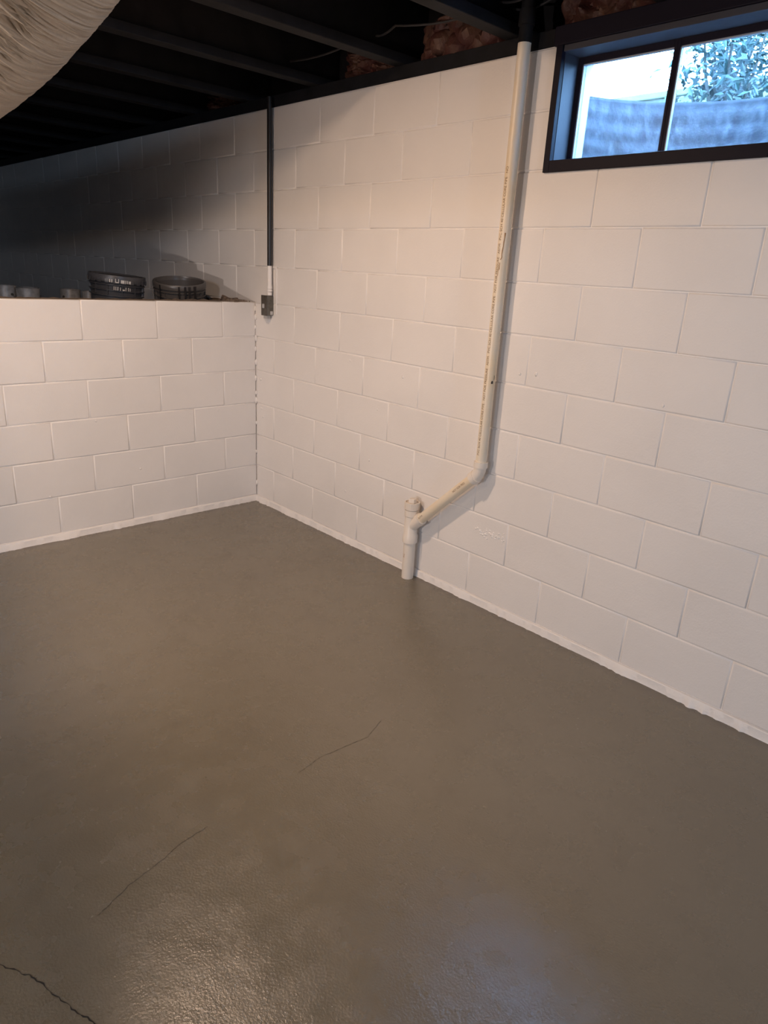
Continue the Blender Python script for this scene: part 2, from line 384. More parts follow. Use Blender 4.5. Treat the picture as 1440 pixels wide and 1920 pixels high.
# ------------------------------------------------------------------ window
win = tag(empty('window_1', (WX0, 0, WZ0)), 'high basement window in a black frame with dirty glass', kind='structure')
def wb(name, m, bev, *boxes):
    k = MB()
    for b in boxes: k.box(b[0]-WX0, b[1]-WX0, b[2], b[3], b[4]-WZ0, b[5]-WZ0)
    return k.build(name, m, win, bevel=bev)
zt = TOP-0.004
wb('casing', BLACK_TRIM, .0015, (WX0-.006, WX0+.0205, -.012, .010, WZ0-.010, zt))
wb('casing', BLACK_TRIM, .0015, (WX1-.0205, WX1+.006, -.012, .010, WZ0-.010, zt))
wb('casing', BLACK_TRIM, .0015, (WX0+.0205, WX1-.0205, -.012, .010, WZ0-.010, WZ0+.030))
wb('jamb', JAMB, .001, (WX0, WX0+.022, .010, .125, WZ0-.010, zt))
wb('jamb', JAMB, .001, (WX1-.022, WX1, .010, .125, WZ0-.010, zt))
wb('sill', JAMB, .001, (WX0+.022, WX1-.022, .010, .125, WZ0-.010, WZ0+.032))
wb('head', JAMB, .001, (WX0+.022, WX1-.022, -.004, .125, zt-.020, zt))
wb('outer_frame', VINYL, .001, (WX0, WX0+.020, .125, .2, WZ0, zt), (WX1-.020, WX1, .125, .2, WZ0, zt), (WX0+.02, WX1-.02, .125, .2, WZ0, WZ0+.03), (WX0+.02, WX1-.02, .125, .2, zt-.018, zt+.06))
xm = 2.400; sz0, sz1 = WZ0+.032, zt-.020
for a, b in ((WX0+.022, xm), (xm, WX1-.022)):
    L_, R_ = (.020, .011) if a < xm-.1 else (.011, .020)
    s = wb('sash', SASH, .0015, (a, a+L_, .095, .122, sz0, sz1), (b-R_, b, .095, .122, sz0, sz1), (a+L_, b-R_, .095, .122, sz0, sz0+.010), (a+L_, b-R_, .095, .122, sz1-.022, sz1))
    bd = wb('glazing_bead', VINYL, 0, (a+L_, a+L_+.004, .098, .112, sz0+.010, sz1-.022), (a+L_, b-R_, .098, .112, sz1-.026, sz1-.022))
    p = wb('pane', GLASS, 0, (a+L_-.004, b-R_+.004, .106, .109, sz0+.006, sz1-.018))
    bd.parent = s; p.parent = s

# ------------------------------------------------------------------ outside the window: well, ground, low wall, shrub
wc = Vector((2.41, 0.2)); k = MB(); n = 48; vs = []; fs = []; rows = 40; zb, ztp = 1.70, 2.215
for i in range(rows+1):
    z = zb+(ztp-zb)*i/rows; cor = 0.0022*math.sin(z*2*PI/0.068)
    for j in range(n+1):
        a = PI*j/n; vs.append((wc.x+(0.62+cor)*math.cos(a), wc.y+(0.62+cor)*math.sin(a)*1.05, z))
for i in range(rows):
    for j in range(n): a = i*(n+1)+j; fs.append((a, a+1, a+n+2, a+n+1))
k.add(vs, fs)
ww = tag(empty('window_well', (wc.x, 0.5, zb)), 'half round corrugated steel window well outside the window', 'window well')
o = k.build('well_wall', WELL, None, smooth=True)
sm = o.modifiers.new('thick', 'SOLIDIFY'); sm.thickness = 0.003
o.parent = ww; o.matrix_parent_inverse = Matrix.Translation(-Vector((wc.x, 0.5, zb)))
o = MB().box(-.62, .62, -.3, .36, -.05, .02).build('gravel_bed', GRAVEL, ww)
# ground around the well, with the half round hole
k = MB(); vs = []; fs = []; n = 48
inner = [(wc.x+.625*math.cos(PI*j/n), wc.y+.625*1.05*math.sin(PI*j/n)) for j in range(n+1)]
outer = []
for j in range(n+1):
    a = PI*j/n; c, s_ = math.cos(a), math.sin(a); t = min(9/max(abs(c), 1e-6), 14/max(abs(s_), 1e-6)); outer.append((wc.x+t*c, wc.y+t*s_))
for p in inner: vs.append((*p, 2.19))
for p in outer: vs.append((*p, 2.19))
for j in range(n): fs.append((j, j+1, n+2+j, n+1+j))
k.add(vs, fs); tag(k.build('ground_outside', LAWN), 'lawn at ground level outside the window', kind='structure')
gw = tag(empty('garden_wall', (0, 5.0, 2.19)), 'pale low garden wall seen through the window', 'wall')
MB().box(-7, 6, -.1, .1, 0, 1.05).build('wall_body', GWALL, gw)
MB().box(-7, 6, -.14, .14, 1.05, 1.11).build('coping', GWALL, gw, bevel=.01)
def shrub(name, loc, h, w, nst, nlf, seed, label):
    r = random.Random(seed); root = tag(empty(name, loc), label, 'shrub', 'shrubs outside the window')
    st = MB(); lf = MB()
    for i in range(nst):
        a = r.uniform(0, 2*PI); tip = Vector((math.cos(a)*w*r.uniform(.2, .6), math.sin(a)*w*r.uniform(.2, .6), h*r.uniform(.7, 1)))
        pts = [Vector((0.03*math.cos(a), .03*math.sin(a), 0)), tip*.45+Vector((r.uniform(-.05, .05), r.uniform(-.05, .05), 0)), tip]
        st.tube(pts, [.012, .008, .003], 6)
        for q in range(nlf//nst):
            t = r.uniform(.12, 1); p = pts[1].lerp(pts[2], (t-.45)/.55) if t > .45 else pts[0].lerp(pts[1], t/.45)
            p = p+Vector((r.gauss(0, w*.16), r.gauss(0, w*.16), r.gauss(0, .05)))
            d = Vector((r.gauss(0, 1), r.gauss(0, 1), r.gauss(0, .6))).normalized(); s1 = d.orthogonal().normalized(); ln = r.uniform(.035, .07); wd = ln*.42
            up = d.cross(s1)
            lf.add([p, p+d*ln*.45+s1*wd*.5+up*.006, p+d*ln, p+d*ln*.45-s1*wd*.5+up*.006], [(0, 1, 2), (0, 2, 3)])
    st.build('stem', BARK, root); tag(lf.build('foliage', LEAF, root), kind='stuff')
    return root
shrub('shrub', (1.86, 1.75, 2.18), 0.95, 0.62, 10, 2200, 3, 'leafy green shrub standing nearest the right half of the window')
shrub('shrub', (2.75, 1.9, 2.18), 1.05, 0.7, 10, 2000, 8, 'leafy green shrub farther along to the right of the window')

# ------------------------------------------------------------------ crawl space ground and rubble
k = MB(); nx, ny = 90, 96; vs = []; fs = []
def gz(x, y):
    z = 1.0+0.016*noise.noise((x*3, y*3, 0))+0.008*noise.noise((x*14, y*14, 2))
    t = max(0.0, 1-(-y)/0.17)*max(0.0, min(1.0, (x+1.25)/0.5)); z += 0.25*t**0.8*(1+0.12*noise.noise((x*12, y*12, 5)))
    t2 = max(0.0, 1-(-0.2-x)/0.09)*max(0., min(1., (y+0.2)/.08)); z += 0.25*max(0, t2-t)
    return min(z, LEDGE+0.045)
for i in range(nx+1):
    for j in range(ny+1):
        x = -0.195-(X0*-1-0.2)*(i/nx)**2.0; y = -6.2*(j/ny)**2.0; vs.append((x, y, gz(x, y)))
for i in range(nx):
    for j in range(ny): a = i*(ny+1)+j; fs.append((a, a+1, a+ny+2, a+ny+1))
k.add(vs, fs); k.box(X0, -0.201, Y1, 0.0, 0.05, 0.93); tag(k.build('ground_crawl_space', DIRT, None, smooth=True), 'bare dirt floor of the dark crawl space', kind='structure')
k = MB(); rr = random.Random(9)
for i in range(110):
    x = rr.uniform(-0.62, -0.02); y = rr.uniform(-0.14 if x > -.2 else -0.075, -0.012); s = rr.uniform(0.004, 0.013)
    z = (LEDGE-.002 if x > -.2 else gz(x, y))+s*.25
    bm = bmesh.new(); bmesh.ops.create_icosphere(bm, subdivisions=1, radius=s)
    for v in bm.verts: v.co *= rr.uniform(.7, 1.25)
    bm.verts.index_update(); k.add([(v.co.x+x, v.co.y+y, v.co.z*.7+z) for v in bm.verts], [tuple(v.index for v in f.verts) for f in bm.faces]); bm.free()
tag(k.build('mortar_rubble', CEMENT), 'crumbs of mortar and dirt lying on the ledge in the corner', 'rubble', kind='stuff')

# ------------------------------------------------------------------ pails and cans
def pail(loc, tilt, label, lid, body_m, rim_m, seed):
    root = tag(empty('pail', loc), label, 'pail')
    td = Vector((tilt[0], tilt[1], 0)).normalized()
    root.rotation_euler = (Matrix.Rotation(math.radians(tilt[2]), 3, Vector((0, 0, 1)).cross(td)) @ Matrix.Rotation(tilt[3], 3, 'Z')).to_euler()
    h = 0.37; r0, r1 = 0.130, 0.148
    R = lambda z: r0+(r1-r0)*z/h
    k = MB(); prof = [(0, r0), (.004, R(0)+.001), (.255, R(.255))]
    for z in (.262, .292, .322): prof += [(z, R(z)), (z+.002, R(z)+.010), (z+.007, R(z)+.010), (z+.009, R(z))]
    prof += [(h-.012, R(h)), (h-.012, R(h)+.006), (h, R(h)+.006), (h, R(h)-.002), (h-.02, R(h)-.004), (.02, r0-.004)]
    k.lathe((0, 0, 0), (0, 0, 1), prof, 48, True, True); k.build('body', body_m, root, smooth=True)
    # reinforcing ribs between the rings
    for j in range(12):
        a = 2*PI*j/12; c, s = math.cos(a), math.sin(a); rr_ = R(.28)+.004
        MB().box(-.002, .002, -.004, .006, .271, .322).build('rib', body_m, root).matrix_local = Matrix.Translation((rr_*c, rr_*s, 0)) @ Matrix.Rotation(a-PI/2, 4, 'Z')
    if lid:
        k = MB(); k.lathe((0, 0, 0), (0, 0, 1), [(h-.030, r1+.011), (h-.004, r1+.012), (h+.008, r1+.010), (h+.008, r1-.004), (h+.001, r1-.010), (h+.001, .02)], 48, False, True)
        l = k.build('lid', rim_m, root, smooth=True)
        for j in range(22):
            a = 2*PI*j/22; c, s = math.cos(a), math.sin(a)
            MB().box(-.011, .011, -.002, .003, h-.034, h-.012).build('lid_tab', rim_m, l).matrix_local = Matrix.Translation(((r1+.012)*c, (r1+.012)*s, 0)) @ Matrix.Rotation(a-PI/2, 4, 'Z')
    else:
        k = MB(); k.lathe((0, 0, 0), (0, 0, 1), [(h-.028, r1+.002), (h-.028, r1+.009), (h-.004, r1+.010), (h+.003, r1+.007), (h+.003, r1-.001), (h-.02, r1-.005)], 48, False, False)
        k.build('rim', rim_m, root, smooth=True)
        k = MB(); k.lathe((0, 0, 0), (0, 0, 1), [(h-.06, 0.02), (h-.055, r1-.008)], 48, True, True); k.build('contents', PAIL, root)
    # wire bail hanging down one side
    pts = []
    for t in [-.6+i*PI/24 for i in range(25)]:
        zz = .235-.16*math.sin(t+.6); pts.append(((R(zz)+.004)*math.cos(t), (R(zz)+.004)*math.sin(t), zz))
    MB().tube(pts, .0022, 6).build('bail_handle', PAIL, root)
    for t in (-.6, -.6+PI):
        MB().lathe((r0*math.cos(t), r0*math.sin(t), .235), (math.cos(t), math.sin(t), 0), [(0, .014), (.020, .012)], 14).build('handle_ear', body_m, root)
    return root
p1 = pail((-0.435, -0.265, 0.985), (0.87, -0.5, 9.5, 1.0), 'open black pail with a shiny grey rim nearest the corner', False, PAILG, PAILG, 1)
p2 = pail((-0.51, -0.655, 0.995), (0.69, 0.72, 4.5, 2.4), 'tilted dark pail with a notched lid and pale marks', True, PAILD, PAILD, 2)
# black drips over the open pail
rd = random.Random(4)
for a, w, l in ((-1.25, .010, .10), (-0.28, .014, .15), (-0.12, .016, .16), (0.10, .018, .17), (-0.50, .009, .12), (-2.0, .012, .09)):
    a2 = a-1.0; k = MB(); vs = []; n = 8
    for i in range(n+1):
        z = 0.368-l*i/n; ww_ = w*(1-.35*i/n)*(1+.2*rd.uniform(-1, 1)); rr_ = 0.160+.001
        for s in (-1, 1): t = a2+s*ww_/rr_/2; vs.append((rr_*math.cos(t), rr_*math.sin(t), z))
    k.add(vs, [(2*i, 2*i+1, 2*i+3, 2*i+2) for i in range(n)])
    o = k.build('black_drip', PAIL, p1); sm = o.modifiers.new('thick', 'SOLIDIFY'); sm.thickness = .0012; sm.offset = 1
def text_mesh(body, size, name):
    c = bpy.data.curves.new(name, 'FONT'); c.body = body; c.size = size; c.fill_mode = 'BOTH' if False else 'FRONT'
    o = bpy.data.objects.new(name, c); COL.objects.link(o); bpy.context.view_layer.update()
    me = bpy.data.meshes.new_from_object(o.evaluated_get(bpy.context.evaluated_depsgraph_get()))
    bpy.data.objects.remove(o); return me
def cyl_text(body, size, org, axis, face, rad, name, m, parent, squeeze=1.0):
    """lettering wrapped on a cylinder: runs along axis from org, centred on direction face"""
    me = text_mesh(body, size, name); A = Vector(axis).normalized(); F = Vector(face); F = (F-A*F.dot(A)).normalized(); Bt = F.cross(A)
    O = Vector(org)
    for v in me.vertices:
        t = (v.co.y-size*0.35)/rad
        v.co = O+A*v.co.x*squeeze+(F*math.cos(t)+Bt*math.sin(t))*(rad+.0006)
    me.materials.clear(); o = link(name, me, parent, m); return o
# pale marks on the tilted pail, wrapped round its side facing the room
fa = Vector((0.87, -0.5, 0)); fl = Matrix.Rotation(-2.4, 3, 'Z') @ fa
ang0 = math.atan2(fl.y, fl.x)
def marks(z, spans, h):
    k = MB()
    for u0, u1, zz in spans:
        vs = []
        for q in range(4):
            a = ang0+(u0+(u1-u0)*q/3)/.163
            for dz in (0, h*zz): vs.append((.1645*math.cos(a), .1645*math.sin(a), z+dz))
        k.add(vs, [(2*q, 2*q+2, 2*q+3, 2*q+1) for q in range(3)])
    tag(k.build('pale_mark', MARKS, p2), 'pale marks')
marks(.340, [(-.022, -.016, .8), (-.010, -.005, .8), (.010, .014, 1), (.014, .026, .25), (.026, .030, 1), (.040, .060, .8), (.064, .070, .8), (.074, .080, .8), (.084, .096, .7)], .022)
marks(.300, [(.002, .006, 1), (.012, .016, 1), (.022, .027, 1), (.036, .040, .9), (.050, .062, .4), (.066, .070, 1), (.080, .084, 1), (.090, .094, .8)], .020)
def paint_can(loc, h, r, tilt, label, body_m, lidm, band=None, slump=0.0):
    root = tag(empty('paint_can', loc), label, 'paint can', 'old paint cans in the crawl space'); root.rotation_euler = tilt
    k = MB(); k.lathe((0, 0, 0), (0, 0, 1), [(0, r-.002), (.002, r+.002), (.006, r+.002), (.008, r), (h-.008, r), (h-.006, r+.002), (h-.001, r+.002), (h, r-.004), (h-.006, r-.010)], 36, True, True)
    k.build('body', body_m, root, smooth=True)
    k = MB(); k.lathe((0, 0, 0), (0, 0, 1), [(h-.004, r-.011), (h+.002, r-.013), (h+.002, r-.022), (h-.003, r-.026), (h-.003, .005)], 36, False, True); k.build('lid', lidm, root, smooth=True)
    if band:
        k = MB(); k.lathe((0, 0, 0), (0, 0, 1), [(h*.20, r+.0008), (h*.62, r+.0008)], 36, False, False); k.build('label_band', band, root, smooth=True)
    pts = [((r+.004)*math.cos(t), (r+.004)*math.sin(t), h*.72-.08*math.sin(t)) for t in [i*PI/16 for i in range(17)]]
    MB().tube(pts, .0015, 5).build('wire_handle', GALV, root)
    for t in (0, PI): MB().lathe(((r-.001)*math.cos(t), 0, h*.72), (math.cos(t), 0, 0), [(0, .010), (.006, .008)], 12).build('handle_ear', GALV, root)
    return root
paint_can((-1.98, -0.835, 1.02), .215, .070, (0, 0, .3), 'battered grey paint can farthest left on the crawl space floor', CAN, CAN)
paint_can((-1.88, -0.715, 1.02), .205, .078, (math.radians(2), 0, 1.1), 'wider grey paint can touching the leftmost can', CAN, CAN)
paint_can((-1.98, -0.385, 1.02), .198, .074, (0, math.radians(1), 2.1), 'paint can with brown and yellow label left of the pails', CAN, CAN, YEL)
paint_can((-1.90, -0.268, 1.02), .190, .052, (0, 0, .7), 'small narrow grey can right of the yellow banded can', CAN, CAN)

# ------------------------------------------------------------------ drain pipe
AX, AY = 1.878, -0.055; LX, LY = 1.477, -0.053
RP, RL = 0.0241, 0.0302
dp = tag(empty('drain_pipe', (LX, LY, 0)), 'cream plastic drain pipe with cleanout running down the white block wall', 'pipe')
INV = Matrix.Translation((-LX, -LY, 0))
def dpart(mb, name, m, label=None, smooth=True, bevel=0):
    o = mb.build(name, m, dp, smooth=smooth, bevel=bevel); o.matrix_parent_inverse = INV
    if label: o['label'] = label
    return o
Wz, Ez = 0.275, 0.652
pw = Vector((LX, LY, Wz)); pe = Vector((AX, AY, Ez)); dd = (pe-pw).normalized(); dl = (pe-pw).length
vb = Vector((AX, AY, Ez)); vt = Vector((AX+.004, AY, 2.286)); vd = (vt-vb).normalized()
vert = dpart(MB().lathe(vb+vd*.03, vd, [(0, RP), ((vt-vb).length-.03, RP)], 40), 'vertical_pipe', PVC, 'cream upright pipe with brown print')
dpart(MB().lathe(vt-vd*.002, vd, [(0, RP+.0006), (.37, RP+.0006)], 40), 'upper_pipe', BLACK, 'black painted top of the pipe')
dpart(MB().lathe(vt+vd*.052, vd, [(0, RP+.0005), (.001, RP+.0055), (.05, RP+.0055), (.051, RP+.0005)], 40), 'upper_coupling', BLACK)
diag = dpart(MB().lathe(pw+dd*.06, dd, [(0, RP), (dl-.09, RP)], 40), 'diagonal_pipe', PVC)
low = dpart(MB().lathe((LX, LY, -.01), (0, 0, 1), [(0, RL), (.25, RL)], 40), 'lower_pipe', PVCW)
# elbow: two hubs and the bend
el = MB(); pts = []
a0 = pe-dd*.036; a1 = pe+vd*.036
for i in range(13):
    t = i/12; pts.append(a0.lerp(pe, t).lerp(pe.lerp(a1, t), t))
el.tube(pts, RP+.0030, 36)
el.lathe(pe-dd*.052, dd, [(0, RP+.001), (.0005, RP+.0072), (.026, RP+.0072), (.027, RP+.0030)], 40)
el.lathe(pe+vd*.027, vd, [(0, RP+.0035), (.001, RP+.0072), (.027, RP+.0072), (.0275, RP+.001)], 40)
elbow = dpart(el, 'elbow', PVCW)
# wye fitting
wy = MB()
wy.lathe((LX, LY, .195), (0, 0, 1), [(0, RL+.001), (.0008, RL+.0075), (.040, RL+.0075), (.046, RL+.0035), (.138, RL+.0025), (.1385, RL+.0012), (.1405, RL+.0012), (.141, RL+.0062), (.1715, RL+.0062), (.172, RL+.0012), (.1745, RL+.0012)], 44)
wy.lathe(pw+dd*.005, dd, [(0, RP+.004), (.060, RP+.004), (.063, RP+.0066), (.090, RP+.0066), (.0905, RP+.001)], 40)
wye = dpart(wy, 'wye_fitting', PVCW)
# cleanout adapter and threaded plug
cp = MB().lathe((LX, LY, .370), (0, 0, 1), [(0, RL), (.0006, RL+.0080), (.036, RL+.0080), (.0365, RL+.004), (.030, RL+.0035), (.028, .004)], 48)
cap = dpart(cp, 'cleanout_adapter', PVCW)
for j in range(26):
    a = 2*PI*j/26; o = MB().box(-.0012, .0012, -.0006, .0012, .374, .402).build('grip_rib', PVCW, cap)
    o.matrix_parent_inverse = Matrix.Identity(4); o.matrix_local = Matrix.Translation((LX+(RL+.0080)*math.cos(a), LY+(RL+.0080)*math.sin(a), 0)) @ Matrix.Rotation(a-PI/2, 4, 'Z')
pg = MB().lathe((LX, LY, .392), (0, 0, 1), [(0, RL+.002), (.0075, RL+.002), (.009, RL), (.009, .004)], 40)
plug = dpart(pg, 'threaded_plug', PVCW)
k = MB().box(-.0155, .0155, -.0155, .0155, 0, .024)
o = k.build('plug_nut', PVCW, plug, bevel=.003); o.matrix_local = Matrix.Translation((LX, LY, .400)) @ Matrix.Rotation(.35, 4, 'Z')
# lettering
camh = Vector((CAM.x-AX, CAM.y-AY, 0)).normalized(); lefth = Vector((-camh.y, camh.x, 0))*-1
lefth = lefth if lefth.dot(-_r) > 0 else -lefth
fv = camh*math.cos(math.radians(42))+lefth*math.sin(math.radians(42))
s = 'PVC SCH 40 CELLULAR CORE PIPE   NOT FOR PRESSURE   ASTM   '
o = cyl_text((s*3)[:150], .0150, vb+vd*.085, vd, fv, RP, 'lettering', INK, vert); me = o.data
mx = max(v.co.z for v in me.vertices)
if mx > 2.27:
    bm = bmesh.new(); bm.from_mesh(me); bmesh.ops.delete(bm, geom=[v for v in bm.verts if v.co.z > 2.26], context='VERTS'); bm.to_mesh(me); bm.free()
fd = camh*0.75+Vector((0, 0, 1))*0.52
for t0, body in ((dl-.175, 'NOT FOR PRES'), (.098, 'ASTM')):
    cyl_text(body, .0135, pw+dd*t0, dd, fd, RP, 'lettering', INK, diag)
cyl_text('PVC', .012, (LX, LY, .115), (0, 0, 1), camh*.7+lefth*.71, RL, 'lettering', STAIN, low)
# primer drips and a dark scuff on the upright pipe
def smear(path, w, m, parent, name, rad):
    k = MB(); vs = []
    for i, (a, z) in enumerate(path):
        ww_ = w*(.5+rd.random())
        for s_ in (-1, 1):
            t = a+s_*ww_/rad; dirv = camh*math.cos(t)+lefth*math.sin(t); vs.append(Vector((AX+.003, AY, z))+dirv*(rad+.0007))
    k.add(vs, [(2*i, 2*i+1, 2*i+3, 2*i+2) for i in range(len(path)-1)]); return k.build(name, m, parent)
pth = [(-.05, 1.640), (-.02, 1.62), (.05, 1.605), (.06, 1.59), (.14, 1.575), (.18, 1.56), (.12, 1.55), (.3, 1.54)]
smear(pth, .0016, STAIN, vert, 'primer_stain', RP)
smear([(.35, 1.53), (.4, 1.52), (.36, 1.505), (.5, 1.50), (.52, 1.48)], .0012, STAIN, vert, 'primer_stain', RP)
smear([(-.42, 1.062), (-.42, 1.058), (-.40, 1.050)], .0035, TAR, vert, 'dark_scuff', RP)
smear([(-.75, 1.085), (-.78, 1.075), (-.72, 1.066)], .0015, TAR, vert, 'dark_scuff', RP)

# ------------------------------------------------------------------ electrical conduit and box
CX, CY = 0.190, -0.026
cn = tag(empty('electrical_conduit', (CX, CY, 1.31)), 'thin conduit down the corner, black above and white below', 'conduit')
def cpart(mb, name, m, label=None, bevel=0):
    o = mb.build(name, m, cn, smooth=True, bevel=bevel); o.matrix_parent_inverse = Matrix.Translation((-CX, -CY, -1.31))
    if label: o['label'] = label
    return o
cpart(MB().lathe((CX, CY, 1.467), (0, 0, 1), [(0, .0135), (.85, .0135)], 20), 'black_conduit', BLACK_GLOSS, 'black painted conduit')
cpart(MB().lathe((CX, CY, 1.342), (0, 0, 1), [(0, .0150), (.012, .0155), (.02, .0135), (.128, .0135)], 20), 'white_conduit', PAINT2, 'white painted conduit')
cpart(MB().lathe((CX, CY, 1.327), (0, 0, 1), [(0, .0155), (.013, .0155)], 20), 'locknut', PAINT2)
cpart(MB().lathe((CX, CY, 1.306), (0, 0, 1), [(0, .0140), (.018, .0140)], 20), 'box_connector', PAINT2)
cpart(MB().box(CX-.004, CX+.040, -.006, .001, 1.455, 1.468).box(CX+.028, CX+.040, -.006, .001, 1.20, 1.455), 'mounting_strap', PAINT2, 'white painted strip behind the conduit', .001)
BX, BZ = 0.164, 1.245
bxr = tag(empty('electrical_box', (BX, 0, BZ)), 'small grey steel electrical box with a switch beside the ledge', 'electrical box')
def bpart(mb, name, m, bevel=0, label=None):
    o = mb.build(name, m, bxr, bevel=bevel)
    if label: o['label'] = label
    return o
bpart(MB().box(-.028, .028, -.044, 0.0, -.052, .058), 'box_body', GALV, .003)
bpart(MB().box(-.030, .030, -.048, -.044, -.054, .060), 'cover_plate', mat('dark_cover_plate', (0.11, 0.095, 0.08), 0.45, metal=.3, var=.4, vscale=60), .0012)
bpart(MB().box(-.004, .006, -.058, -.048, -.010, .012).box(-.012, .004, -.053, -.048, -.012, -.004), 'toggle', MARKS, .001, 'white switch toggle')
bpart(MB().box(.0285, .030, -.024, -.006, -.048, -.028), 'label_sticker', MARKS, 0, 'white sticker')
bpart(MB().box(-.018, .014, -.040, -.012, -.072, -.053), 'cable_clamp', STEELP, .002, 'pale grey clamp')

# ------------------------------------------------------------------ insulated flexible duct
def duct():
    root = tag(empty('flexible_duct', (1.2, -1.75, 2.08)), 'large wrinkled silver grey insulated duct hanging under the joists', 'duct')
    path = DUCT_PATH
    # Catmull-Rom sampling
    P = [Vector(p) for p in path]; pts = []
    for i in range(1, len(P)-2):
        for s_ in range(40):
            t = s_/40; a, b, c, d = P[i-1], P[i], P[i+1], P[i+2]
            pts.append(0.5*((2*b)+(c-a)*t+(2*a-5*b+4*c-d)*t*t+(3*b-a-3*c+d)*t**3))
    n = 110; vs = []; fs = []; ln = 0.0; up = Vector((0, 0, 1))
    # resample evenly
    L = [0.0]
    for a, b in zip(pts[:-1], pts[1:]): L.append(L[-1]+(b-a).length)
    tot = L[-1]; rs = []; j = 0; qs = [0.0]; jj = 0
    while qs[-1] < tot:
        while jj < len(L)-2 and L[jj+1] < qs[-1]: jj += 1
        qs.append(qs[-1]+(0.0022 if 0.55 < pts[jj].x < 2.75 and pts[jj].y > -2.4 else 0.012))
    qs[-1] = tot; m_ = len(qs)-1
    # frames every centimetre, so that the sheet can be laid on the slant of the creases
    fr = []; nt = int(tot/0.01); j = 0
    for i in range(nt+1):
        q = tot*i/nt
        while j < len(L)-2 and L[j+1] < q: j += 1
        p = pts[j].lerp(pts[j+1], (q-L[j])/max(L[j+1]-L[j], 1e-9)); fr.append(p)
    ax = []
    for i in range(nt+1):
        d = (fr[min(i+1, nt)]-fr[max(i-1, 0)]).normalized(); side = d.cross(up).normalized(); ax.append((side, side.cross(d)))
    KS = 0.42
    for i, q0 in enumerate(qs):
        for k_ in range(n+1):
            a3 = -PI+2*PI*k_/n; a = a3-PI/2           # the seam lies on top, out of sight
            q = min(max(q0+KS*a3, 0.0), tot); ft = q/tot*nt; i0 = min(int(ft), nt-1); ff = ft-i0
            c, s_ = math.cos(a), math.sin(a)
            p = fr[i0].lerp(fr[i0+1], ff); sd = ax[i0][0].lerp(ax[i0+1][0], ff); u2 = ax[i0][1].lerp(ax[i0+1][1], ff)
            wb_ = q0+0.02*noise.noise((q0*6, a3*1.1, 0))
            w1 = noise.noise((wb_*24, a3*0.75, 7)); w2 = noise.noise((wb_*52, a3*1.2, 21)); md = 0.5+0.5*noise.noise((q0*7, a3*1.4, 40))
            cr = -(max(0.0, 0.11-abs(w1))/0.11)**1.4*0.014*(0.4+md)-(max(0.0, 0.10-abs(w2))/0.10)**1.4*0.008*(0.3+md)+0.006*w1+0.003*w2
            amp = 0.10+0.90*max(0.0, min(1.0, 0.15+1.1*s_room(a)))
            r = DUCT_R+0.006*noise.noise((q*2.5, c, s_))+cr*amp
            vs.append(p+(sd*c+u2*s_)*r)
    for i in range(m_):
        for k_ in range(n): b0 = i*(n+1)+k_; fs.append((b0, b0+1, b0+n+2, b0+n+1))
    k = MB(); k.v = [tuple(v) for v in vs]; k.f = fs
    me = bpy.data.meshes.new('jacket'); me.from_pydata(k.v, [], k.f); me.update(); me.polygons.foreach_set('use_smooth', [True]*len(me.polygons))
    o = link('jacket', me, root, mat('silver_grey_duct_jacket', (0.57, 0.475, 0.375), 0.36, metal=0.05, spec=0.5, bump=0.0012, bscale=90)); o.matrix_parent_inverse = Matrix.Translation((-1.2, 1.75, -2.08))
    return root, rs
def s_room(a):   # 1 toward the room (-y, down), 0 elsewhere; side = d x up
    return math.cos(a-DUCT_FACE)
DUCT_R = 0.20; DUCT_FACE = -0.8
DUCT_PATH = [(-3.6, -1.832, 1.86), (-2.6, -1.832, 1.86), (-0.9, -1.812, 1.87), (0.2, -1.772, 1.94), (1.26, -1.7988, 2.0), (2.0, -1.896, 2.0), (2.65, -2.0655, 2.0), (3.2, -2.48, 2.05), (3.5, -3.2, 2.1), (3.5, -4.4, 2.1), (3.5, -5.2, 2.1)]
droot, dpts = duct()

# ------------------------------------------------------------------ cables and insulation between the joists
def cable(pts, label):
    P = [Vector(p) for p in pts]; out = []
    for i in range(len(P)-1):
        for s_ in range(8):
            t = s_/8; q = P[i].lerp(P[i+1], t); q.z -= 0.02*math.sin(PI*t); out.append(q)
    out.append(P[-1]); k = MB().tube(out, .0045, 8)
    tag(k.build('electrical_cable', CABLE, None, smooth=True), label, 'cable', 'cables between the joists')
cable([(0.56, -0.155, 2.40), (1.122, -0.15, 2.42), (1.276, -0.142, 2.425), (1.74, -0.05, 2.43)], 'thin black cable crossing the joist bay left of the pipe')
cable([(1.752, -0.10, 2.43), (1.96, -0.10, 2.425), (2.36, -0.10, 2.43)], 'thin cable passing in front of the pipe, nearer the room')
cable([(1.752, -0.02, 2.43), (1.95, -0.01, 2.42), (2.36, -0.03, 2.43)], 'thin cable passing behind the pipe, nearer the wall')
